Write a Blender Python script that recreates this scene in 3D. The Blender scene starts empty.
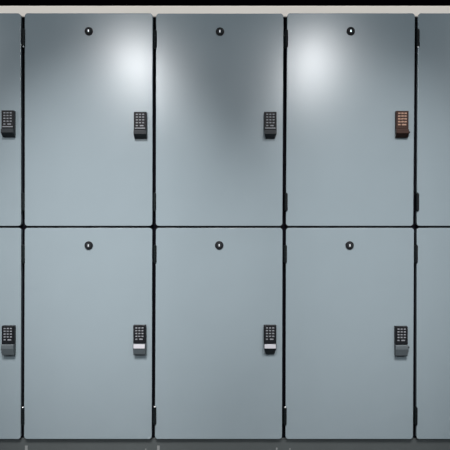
import bpy, bmesh, math
from mathutils import Vector, Matrix

S = 0.0035            # metres per picture unit on the plane of the doors
D = 2.6               # camera distance from the doors
ZC = 0.85             # height of the middle of the view
CAMX = 15 * S
sc = bpy.context.scene
col = sc.collection


def X(px): return (px - 225) * S
def Z(py): return ZC + (225 - py) * S
def at(px, py, y):     # where a point seen there stands if it is at depth y (y < 0: in front of the doors)
    k = (D + y) / D
    return Vector((CAMX + (X(px) - CAMX) * k, y, ZC + (Z(py) - ZC) * k))


# ------------------------------------------------------------------ materials
def mat(name, rgb, rough=0.5, metal=0.0, spec=0.5, noise=0.0, nscale=40.0, bump=0.0, bscale=400.0, rvar=0.0):
    m = bpy.data.materials.new(name); m.use_nodes = True
    nt = m.node_tree; b = nt.nodes['Principled BSDF']
    b.inputs['Base Color'].default_value = (*rgb, 1)
    b.inputs['Roughness'].default_value = rough
    b.inputs['Metallic'].default_value = metal
    b.inputs['Specular IOR Level'].default_value = spec
    tc = nt.nodes.new('ShaderNodeTexCoord')
    if noise > 0 or rvar > 0:
        n = nt.nodes.new('ShaderNodeTexNoise'); n.inputs['Scale'].default_value = nscale
        n.inputs['Detail'].default_value = 5
        nt.links.new(tc.outputs['Object'], n.inputs['Vector'])
        if noise > 0:
            r = nt.nodes.new('ShaderNodeMix'); r.data_type = 'RGBA'
            r.inputs[6].default_value = (*[c * (1 - noise) for c in rgb], 1)
            r.inputs[7].default_value = (*[min(1, c * (1 + noise)) for c in rgb], 1)
            nt.links.new(n.outputs['Fac'], r.inputs[0])
            nt.links.new(r.outputs[2], b.inputs['Base Color'])
        if rvar > 0:
            mr = nt.nodes.new('ShaderNodeMapRange')
            mr.inputs['To Min'].default_value = rough - rvar
            mr.inputs['To Max'].default_value = rough + rvar
            nt.links.new(n.outputs['Fac'], mr.inputs['Value'])
            nt.links.new(mr.outputs['Result'], b.inputs['Roughness'])
    if bump > 0:
        n2 = nt.nodes.new('ShaderNodeTexNoise'); n2.inputs['Scale'].default_value = bscale
        nt.links.new(tc.outputs['Object'], n2.inputs['Vector'])
        bp = nt.nodes.new('ShaderNodeBump'); bp.inputs['Strength'].default_value = bump
        bp.inputs['Distance'].default_value = 0.0005
        nt.links.new(n2.outputs['Fac'], bp.inputs['Height'])
        nt.links.new(bp.outputs['Normal'], b.inputs['Normal'])
    return m


M = {
    'door': mat('blue_grey_laminate', (0.139, 0.180, 0.201), 0.20, noise=0.03, nscale=9, rvar=0.01),
    'carcass': mat('black_board', (0.0012, 0.0014, 0.003), 0.8, spec=0.04),
    'cream': mat('cream_board', (0.83, 0.77, 0.695), 0.6, noise=0.04, nscale=6),
    'plinth': mat('dark_grey_board', (0.038, 0.047, 0.049), 0.55, spec=0.35, noise=0.12, nscale=8),
    'void': mat('black_paint', (0.0006, 0.0003, 0.001), 0.95, spec=0.0),
    'floor': mat('grey_vinyl', (0.10, 0.105, 0.11), 0.5, noise=0.15, nscale=12),
    'black': mat('black_plastic', (0.0022, 0.0032, 0.0048), 0.48, spec=0.16),
    'hinge': mat('black_coated_steel', (0.002, 0.004, 0.005), 0.5, spec=0.12),
    'key': mat('pale_key_print', (0.13, 0.145, 0.16), 0.5, spec=0.25),
    'handle': mat('charcoal_plastic', (0.048, 0.062, 0.070), 0.55, spec=0.25),
    'handle_dark': mat('dark_plastic', (0.006, 0.010, 0.013), 0.55, spec=0.22),
    'brown': mat('brown_plastic', (0.022, 0.011, 0.008), 0.55, spec=0.12),
    'copper': mat('copper_key', (0.21, 0.135, 0.10), 0.5, spec=0.25),
    'sheen_grey': mat('painted_sheen', (0.30, 0.315, 0.345), 0.5, spec=0.2),
    'pin': mat('bright_steel', (0.75, 0.78, 0.80), 0.3, metal=0.7),
    'strip': mat('pale_grey_strip', (0.13, 0.145, 0.148), 0.5),
}


# ------------------------------------------------------------------ mesh helpers
def add_box(bm, x0, x1, y0, y1, z0, z1, bev=0.0, seg=2):
    r = bmesh.ops.create_cube(bm, size=1.0)
    vs = r['verts']
    for v in vs:
        v.co = Vector(((x0 + x1) / 2 + v.co.x * (x1 - x0), (y0 + y1) / 2 + v.co.y * (y1 - y0), (z0 + z1) / 2 + v.co.z * (z1 - z0)))
    if bev > 0:
        es = list({e for v in vs for e in v.link_edges})
        bmesh.ops.bevel(bm, geom=es, offset=bev, segments=seg, profile=0.5, affect='EDGES')


def add_cyl(bm, c, r0, r1, h, axis='Z', seg=32, bev=0.0):
    r = bmesh.ops.create_cone(bm, cap_ends=True, segments=seg, radius1=r0, radius2=r1, depth=h)
    vs = r['verts']
    if axis == 'Y':      # radius1 against the door, radius2 outwards
        bmesh.ops.rotate(bm, verts=vs, matrix=Matrix.Rotation(math.pi / 2, 3, 'X'))
    bmesh.ops.translate(bm, verts=vs, vec=c)
    if bev > 0:
        es = [e for e in {e for v in vs for e in v.link_edges} if len(e.link_faces) == 2 and e.calc_face_angle(0) > 0.8]
        bmesh.ops.bevel(bm, geom=es, offset=bev, segments=2, profile=0.5, affect='EDGES')


def finish(bm, name, material, parent=None, loc=(0, 0, 0), smooth=False, rot=(0, 0, 0)):
    bmesh.ops.recalc_face_normals(bm, faces=bm.faces)
    me = bpy.data.meshes.new(name); bm.to_mesh(me); bm.free()
    if smooth:
        for p in me.polygons: p.use_smooth = True
    me.materials.append(material)
    return link(me, name, parent, loc, rot)


def link(me, name, parent=None, loc=(0, 0, 0), rot=(0, 0, 0)):
    o = bpy.data.objects.new(name, me); col.objects.link(o)
    o.location = loc; o.rotation_euler = rot
    if parent is not None: o.parent = parent
    return o


def new(): return bmesh.new()


# ------------------------------------------------------------------ shared small meshes
def mesh_of(bm, name, material, smooth=False):
    bmesh.ops.recalc_face_normals(bm, faces=bm.faces)
    me = bpy.data.meshes.new(name); bm.to_mesh(me); bm.free()
    if smooth:
        for p in me.polygons: p.use_smooth = True
    me.materials.append(material)
    return me


def button_mesh(w, h, material):
    bm = new(); add_box(bm, -w / 2 * S, w / 2 * S, -0.0016, 0.0008, -h / 2 * S, h / 2 * S, 0.0006, 2)
    return mesh_of(bm, 'button', material)


BTN = {}
for key, m in (('pale', M['key']), ('copper', M['copper'])):
    k = 1.25 if key == 'copper' else 1.0
    BTN[key] = (button_mesh(2.0 * k, 1.15 * k, m), button_mesh(3.6 * k, 1.2 * k, m))

HD = 0.021            # depth of the keypad housing


def housing_mesh(m):
    bm = new(); add_box(bm, -6.2 * S, 6.2 * S, -HD, 0, -9 * S, 9 * S, 0.0016, 3)
    # raised rim round the keys and a shallow heel at the foot of the housing
    add_box(bm, -5.6 * S, 5.6 * S, -HD - 0.0008, -HD + 0.001, 7.4 * S, 8.4 * S, 0.0004, 1)
    add_box(bm, -5.6 * S, -4.9 * S, -HD - 0.0008, -HD + 0.001, -8.2 * S, 7.4 * S, 0.0003, 1)
    add_box(bm, 4.9 * S, 5.6 * S, -HD - 0.0008, -HD + 0.001, -8.2 * S, 7.4 * S, 0.0003, 1)
    return mesh_of(bm, 'keypad_lock', m)


def handle_mesh(m, zb, d0, d1, w1):
    """thumb latch under the keys: front face from depth d0 down to d1 at the foot zb, w1 = half width there"""
    bm = new()
    prof = [(0, -9.2), (-d0 + 0.002, -9.2), (-d0, -9.9), (-d0, -13.4), (-d1, zb + 0.6), (-d1 + 0.003, zb), (0, zb)]
    def half(z): return (6.2 - (6.2 - w1) * max(0, min(1, (-13.4 - z) / (-13.4 - zb)))) * S
    L = [bm.verts.new((-half(z), y, z * S)) for y, z in prof]
    R = [bm.verts.new((half(z), y, z * S)) for y, z in prof]
    bm.faces.new(L); bm.faces.new(list(reversed(R)))
    n = len(prof)
    for i in range(n):
        j = (i + 1) % n
        bm.faces.new((L[i], R[i], R[j], L[j]))
    bmesh.ops.bevel(bm, geom=list(bm.edges), offset=0.0006, segments=2, profile=0.5, affect='EDGES')
    return mesh_of(bm, 'handle', m)


HOUSING = {'black': housing_mesh(M['black']), 'brown': housing_mesh(M['brown'])}
HANDLE = {'long': handle_mesh(M['handle'], -20.4, 0.029, 0.020, 6.0), 'long_taper': handle_mesh(M['handle_dark'], -20.4, 0.029, 0.010, 4.2),
          'short': handle_mesh(M['handle_dark'], -17.2, 0.029, 0.009, 6.1), 'short_taper': handle_mesh(M['handle_dark'], -17.2, 0.029, 0.010, 4.4),
          'brown': handle_mesh(M['brown'], -17.2, 0.027, 0.012, 6.1)}
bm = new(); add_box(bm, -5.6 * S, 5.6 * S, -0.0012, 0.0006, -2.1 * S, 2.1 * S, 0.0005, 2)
SHEEN = mesh_of(bm, 'sheen_strip', M['sheen_grey'])  # pale strip stands in for ceiling light reflected on the handle
bm = new(); add_box(bm, -5.2 * S, 5.2 * S, -0.0012, 0.0006, -0.5 * S, 0.5 * S, 0.0004, 2)
LIP = mesh_of(bm, 'edge_strip', M['key'])
bm = new(); add_box(bm, -1.2 * S, 1.2 * S, -0.004, 0.004, -1.0 * S, 1.0 * S, 0.0012, 3)
LUG = {'black': mesh_of(bm, 'lug', M['handle_dark'])}

bm = new()
add_cyl(bm, (0, -0.0015, 0), 4.3 * S, 4.1 * S, 0.005, 'Y', 40, 0.0008)
add_cyl(bm, (0, -0.0045, 0), 3.2 * S, 3.0 * S, 0.003, 'Y', 40, 0.0005)
CAM = mesh_of(bm, 'cam_lock', M['black'], False)
bm = new()
add_cyl(bm, (0, -0.0064, 0), 2.3 * S, 2.2 * S, 0.0016, 'Y', 32, 0.0004)
PLUG = mesh_of(bm, 'lock_plug', M['handle_dark'], False)
bm = new(); add_box(bm, -0.55 * S, 0.55 * S, -0.0078, -0.0064, -1.2 * S, 1.2 * S, 0.0003, 1)
SLOT = mesh_of(bm, 'keyhole', M['pin'], False)

# hinge: knuckle barrel with two leaf stubs
def hinge_mesh(h):
    bm = new(); r = 1.55 * S
    n = 3
    for i in range(n):
        z0 = -h / 2 + i * h / n
        add_cyl(bm, (0, 0, z0 + h / n / 2), r, r, h / n - 0.0008, 'Z', 24, 0.0006)
    add_cyl(bm, (0, 0, 0), r * 0.8, r * 0.8, h - 0.001, 'Z', 20)
    add_box(bm, -0.4 * S, 1.45 * S, -0.001, 0.0014, -h / 2, h / 2, 0.0005, 1)
    add_box(bm, -1.4 * S, -0.7 * S, 0.0, 0.0252, -h / 2, h / 2, 0.0005, 1)
    return mesh_of(bm, 'hinge', M['hinge'])
HINGE = hinge_mesh(17.0 * S)
def pin_mesh(m):
    bm = new(); add_cyl(bm, (0, 0, 0), 0.95 * S, 0.8 * S, 0.004, 'Z', 20, 0.0006)
    return mesh_of(bm, 'hinge_pin', m)
PIN_B, PIN_D = pin_mesh(M['pin']), pin_mesh(M['hinge'])


# ------------------------------------------------------------------ lockers
def door_mesh(c, thick=0.016, r=3.0 * S):
    """c: corners tl, tr, br, bl as (x, z); rounded corners, softened front edge"""
    bm = new()
    pts = []
    P = [Vector((x, z)) for x, z in c]
    for i in range(4):
        p, a, b = P[i], P[i - 1], P[(i + 1) % 4]
        u, w = (a - p).normalized(), (b - p).normalized()
        o = p + u * r + w * r
        for k in range(8):
            t = k / 7 * math.pi / 2
            pts.append(o - w * r * math.cos(t) - u * r * math.sin(t))
    fr = bm.faces.new([bm.verts.new((q.x, 0, q.y)) for q in pts])
    ex = bmesh.ops.extrude_face_region(bm, geom=[fr])
    vs = [v for v in ex['geom'] if isinstance(v, bmesh.types.BMVert)]
    bmesh.ops.translate(bm, verts=vs, vec=(0, thick, 0))
    bm.normal_update()
    es = [e for e in bm.edges if all(abs(v.co.y) < 1e-7 for v in e.verts)]
    bmesh.ops.bevel(bm, geom=es, offset=0.0012, segments=3, profile=0.5, affect='EDGES')
    return bm


GAP = 0.024           # carcass front behind the door fronts
DEPTH = 0.45


def locker(label, xl, xr, ytop, ybot, bounds, lock, cam, hinges, tilt):
    """xl/xr: (top, bottom) door edges; bounds: x limits and z limits of the carcass"""
    bx0, bx1, bz0, bz1 = bounds
    base = Vector(((bx0 + bx1) / 2, GAP + DEPTH / 2, bz0))
    root = bpy.data.objects.new('locker', None); col.objects.link(root); root.location = base
    root.empty_display_size = 0.1
    root['label'] = label; root['category'] = 'locker'; root['group'] = 'grey two-tier lockers'

    # carcass: open-fronted box closed behind by its back panel, with a shelf edge
    bm = new(); t = 0.016
    x0, x1, z0, z1 = bx0 - base.x + 0.0004, bx1 - base.x - 0.0004, 0.0004, bz1 - bz0 - 0.0004
    y0, y1 = GAP - base.y, GAP + DEPTH - base.y
    add_box(bm, x0, x0 + t, y0, y1, z0, z1); add_box(bm, x1 - t, x1, y0, y1, z0, z1)
    add_box(bm, x0 + t, x1 - t, y0, y1, z0, z0 + t); add_box(bm, x0 + t, x1 - t, y0, y1, z1 - t, z1)
    add_box(bm, x0 + t, x1 - t, y1 - 0.008, y1, z0 + t, z1 - t)
    finish(bm, 'carcass', M['carcass'], root)['label'] = 'black carcass behind the door'

    # door, hung in a plane of its own
    cx, cz = X((xl[0] + xr[0]) / 2), Z((ytop + ybot) / 2)
    cor = [(X(xl[0]) - cx, Z(ytop) - cz), (X(xr[0]) - cx, Z(ytop) - cz), (X(xr[1]) - cx, Z(ybot) - cz), (X(xl[1]) - cx, Z(ybot) - cz)]
    R = Matrix.Rotation(math.radians(tilt[1]), 4, 'Z') @ Matrix.Rotation(math.radians(tilt[0]), 4, 'X')
    eul = R.to_euler()
    dc = Vector((cx, 0, cz)) - base
    finish(door_mesh(cor), 'door', M['door'], root, dc, rot=eul)

    def on_door(p):       # world point on the flat door plane -> point on the tilted door, local to the locker
        q = Vector((p.x - cx, p.y, p.z - cz))
        return dc + (R @ q)

    # keypad lock
    if lock:
        lx, lt, st = lock['x'], lock['top'], lock
        p = at(lx, lt + 9, -HD); p.y = 0
        kl = link(HOUSING['brown' if st.get('brown') else 'black'], 'keypad_lock', root, on_door(p), eul)
        kl['label'] = 'brown keypad lock' if st.get('brown') else 'black keypad lock'
        sm, wd = BTN['copper' if st.get('brown') else 'pale']
        for r_, zo in enumerate((2.6, 5.3, 8.1, 10.9, 13.8)):
            zz = (9 - zo) * S
            if r_ < 4:
                for xo in (-3.1, 0, 3.1): link(sm, 'button', kl, (xo * S, -HD, zz))
            else:
                link(sm, 'button', kl, (-3.1 * S, -HD, zz)); link(wd, 'button', kl, (1.6 * S, -HD, zz))
        link(HANDLE[st['handle']], 'handle', kl)
        if st.get('sheen'):
            link(SHEEN, 'sheen_strip', kl, (0, -0.029, -11.5 * S))['label'] = 'white sheen painted on the handle'
        if st.get('lip'):
            link(LIP, 'edge_strip', kl, (0, -HD, -7.3 * S))['label'] = 'pale thin strip'
        if st.get('lug'):
            link(LUG['black'], 'lug', kl, (6.9 * S, -0.012, -12.0 * S))
    # round key lock
    p = at(cam[0], cam[1], -0.004); p.y = 0
    cl = link(CAM, 'cam_lock', root, on_door(p), eul)
    cl['label'] = 'round black key lock'
    link(PLUG, 'lock_plug', cl)
    link(SLOT, 'keyhole', cl)['label'] = 'bright keyhole'
    # hinges in the gap at the left of the door
    for hx, hy, end in hinges:
        p = Vector((X(hx), -0.0015, Z(hy))) - base
        h = link(HINGE, 'hinge', root, p)
        h['label'] = 'black barrel hinge'
        up = link(PIN_B if end == 'top' else PIN_D, 'hinge_pin', h, (0, 0, 8.5 * S + 0.0012))
        dn = link(PIN_B if end == 'bottom' else PIN_D, 'hinge_pin', h, (0, 0, -8.5 * S - 0.0012), (math.pi, 0, 0))
    return root


# door edges (top, bottom) of each of the five columns, upper and lower row
UL = [(-106.6, -106.3), (24.7, 24.7), (156.0, 155.9), (287.2, 285.9), (418.1, 416.7)]
UR = [(20.7, 21.0), (152.7, 152.3), (283.5, 282.3), (415.0, 413.2), (546.0, 544.0)]
LL = [(-106.2, -106.6), (24.7, 24.0), (155.9, 154.9), (286.0, 285.5), (416.8, 416.5)]
LR = [(21.1, 20.6), (152.2, 151.7), (282.5, 282.0), (414.0, 413.0), (545.0, 544.0)]
MID = [-109.5, 21.1, 152.7, 283.5, 414.6, 545.5]
Z_TOP, Z_MID, Z_BOT = at(225, 16.9, GAP).z, Z(226.9), at(225, 437.8, GAP).z
Q = {}
UPLOCK = [dict(x=7.6, top=110.3, handle='short', lip=1), dict(x=140.0, top=111.8, handle='short', lip=1),
          dict(x=270.4, top=111.8, handle='short_taper', lip=1), dict(x=402.4, top=110.8, handle='brown', brown=1, lug=1),
          dict(x=533, top=111.5, handle='short')]
LOLOCK = [dict(x=7.8, top=326, handle='long'), dict(x=139.4, top=325.4, handle='long', sheen=1),
          dict(x=270.1, top=325.4, handle='long_taper', sheen=1), dict(x=401.6, top=326.6, handle='long', lug=1),
          dict(x=532, top=326, handle='long')]
UPLAB = ['grey upper locker cut off by the left edge, keypad lock close beside the black gap',
         'grey upper locker with bright lamp glare down its top right edge',
         'grey upper locker, middle of the five, with darker centre between two glare patches',
         'grey upper locker with a brown keypad lock and glare at its top left',
         'grey upper locker cut off by the right edge, only a strip of door showing']
LOLAB = ['grey lower locker cut off by the left edge, plain grey handle on its keypad lock',
         'grey lower locker with white sheen on its lock, below the right-edge glare',
         'grey lower locker, middle of the five, with white sheen above a dark tapered handle',
         'grey lower locker directly below the one with the brown keypad lock',
         'grey lower locker cut off by the right edge, only a strip of door showing']
UPCAM = [(-43, 31), (88.6, 31.0), (219.9, 31.2), (350.9, 31.0), (482, 31)]
LOCAM = [(-43, 245.5), (88.5, 245.5), (219.2, 245.3), (349.8, 245.4), (481, 245.4)]
UPH = [(-107.6, 38, 202), (23.6, 38, 202), (155.2, 39, 202), (286.5, 38.5, 202), (417.9, 38, 202)]
LOH = [(-107.6, 254, 415), (23.3, 254, 416), (155.1, 254, 415.5), (285.4, 254, 416), (416.2, 254, 416)]
# slight out-of-plane hang of each door in degrees (pitch, yaw)
UPT = [(0, 0), (0, 0), (-0.5, 0), (0, 0), (0, 0)]
LOT = [(0, 0), (0, 0), (0, 0), (0, 0), (0, 0)]
for i in range(5):
    up_end = ('bottom', None, None, 'bottom', 'bottom')[i]
    locker(LOLAB[i], LL[i], LR[i], 227.9, 439.1, (X(MID[i]), X(MID[i + 1]), Z_BOT, Z_MID), LOLOCK[i], LOCAM[i],
           [(LOH[i][0], LOH[i][1], None), (LOH[i][0] - 0.3, LOH[i][2], 'top' if i < 4 else None)], LOT[i])
for i in range(5):
    locker(UPLAB[i], UL[i], UR[i], 13.2, 225.9, (X(MID[i]), X(MID[i + 1]), Z_MID, Z_TOP), UPLOCK[i], UPCAM[i],
           [(UPH[i][0], UPH[i][1], 'bottom' if i in (1, 4) else None), (UPH[i][0] - 0.4, UPH[i][2], None)], UPT[i])


# ------------------------------------------------------------------ setting
def struct(o):
    o['kind'] = 'structure'
    return o

XL, XR = X(MID[0]), X(MID[5])
bm = new(); add_box(bm, XL - 0.01, XR + 0.01, GAP, GAP + DEPTH, Z_TOP + 0.0003, at(225, 5.6, GAP).z, 0.0036, 3)
struct(finish(bm, 'trim_1', M['cream']))          # cream board along the top of the lockers
bm = new(); add_box(bm, XL, XR, 0.0175, GAP + DEPTH, 0.0, Z_BOT, 0.001, 2)
base = struct(finish(bm, 'baseboard_front', M['plinth']))
for px, py, w in ((26.8, 445, 2.8), (158.6, 445, 2.6), (276.6, 447, 1.6), (146.0, 448, 1.2), (289.8, 447.6, 1.2)):  # narrow pale strips on the plinth front
    bm = new(); add_box(bm, at(px - w / 2, 447, GAP).x, at(px + w / 2, 447, GAP).x, 0.0165, 0.022, 0.004, at(225, py, GAP).z, 0.0012, 2)
    finish(bm, 'upright_strip', M['strip'], base)['label'] = 'pale upright strip'
bm = new(); add_box(bm, XL - 1.2, XR + 1.2, GAP + DEPTH + 0.002, GAP + DEPTH + 0.1, 0.0, 3.2)
struct(finish(bm, 'wall_back', M['void']))
bm = new(); add_box(bm, XL - 1.2, XR + 1.2, -8.0, GAP + DEPTH + 0.1, -0.1, -0.0005)
struct(finish(bm, 'floor', M['floor']))

# ------------------------------------------------------------------ light
def spot(name, loc, target, power, angle, blend, radius, colr=(1, 1, 1)):
    l = bpy.data.lights.new(name, 'SPOT'); l.energy = power; l.spot_size = math.radians(angle)
    l.spot_blend = blend; l.shadow_soft_size = radius; l.color = colr
    o = bpy.data.objects.new(name, l); col.objects.link(o); o.location = loc
    o.rotation_euler = (Vector(target) - Vector(loc)).to_track_quat('-Z', 'Y').to_euler()
    return o

LD, LH = 5.0, 2.6
def mirror(px, py, LD=LD):
    kx = (LD + D) / D
    return (CAMX + (X(px) - CAMX) * kx, -LD, ZC + (Z(py) - ZC) * kx)
COOL, WARM = (0.97, 0.98, 1.0), (1.0, 0.905, 0.87)
for px, py, pw in ((136, 57, 102), (313, 57, 100)):      # the two lamps mirrored in the upper doors
    p = mirror(px, py)
    spot('downlight_or_fill', p, (p[0] * 0.3, 0, 0.9), pw, 70, 0.6, 0.12, COOL)
for px, py, pw in ((143, 86, 72), (308, 86, 66)):        # weaker lamps added behind to draw the glare downwards
    p = mirror(px, py, 6.6)
    spot('downlight_or_fill', p, (p[0] * 0.3, 0, 0.9), pw, 60, 0.6, 0.14, COOL)
for px, pw in ((-95, 260), (545, 235)):                     # added frontal fill, its reflections kept out of view
    p = mirror(px, 50)
    spot('downlight_or_fill', p, (p[0] * 0.2, 0, 0.9), pw, 90, 0.6, 0.12, COOL)
for px, pw in ((-165, 400), (100, 570), (372, 450), (640, 400)):   # narrow beams on the lockers
    b = spot('beam_spot', (X(px), -2.0, 2.65), (X(px), 0, 0.83), pw, 26, 1.0, 0.05, WARM)
    b.scale = (1.06, 1, 1)
for px, pw in ((-20, 300), (225, 300), (470, 200)):            # low wash added to brighten the lower doors
    spot('added_wash_spot', (X(px), -2.5, 2.65), (X(px), 0, -0.1), pw, 42, 1.0, 0.05, WARM)

al = bpy.data.lights.new('rim_fill_strip', 'AREA'); al.shape = 'RECTANGLE'; al.size = 3.2; al.size_y = 0.04; al.energy = 12  # added strip light to brighten the cream board's top edge
ao = bpy.data.objects.new('rim_fill_strip', al); col.objects.link(ao); ao.location = (0, -0.12, 2.65)   # faces straight down
w = bpy.data.worlds.new('room_light'); w.use_nodes = True
w.node_tree.nodes['Background'].inputs[0].default_value = (0.75, 0.88, 1.0, 1)
w.node_tree.nodes['Background'].inputs[1].default_value = 0.10
sc.world = w

# ------------------------------------------------------------------ camera
cd = bpy.data.cameras.new('camera'); cam = bpy.data.objects.new('camera', cd); col.objects.link(cam)
cam.location = (CAMX, -D, ZC); cam.rotation_euler = (math.pi / 2, 0, 0)
cd.sensor_width = 36; cd.lens = 36 * D / (450 * S); cd.shift_x = -15 / 450
sc.camera = cam
sc.view_settings.view_transform = 'Standard'; sc.view_settings.look = 'None'
sc.view_settings.gamma = 1; sc.view_settings.use_curve_mapping = False
sc.view_settings.exposure = 0.0
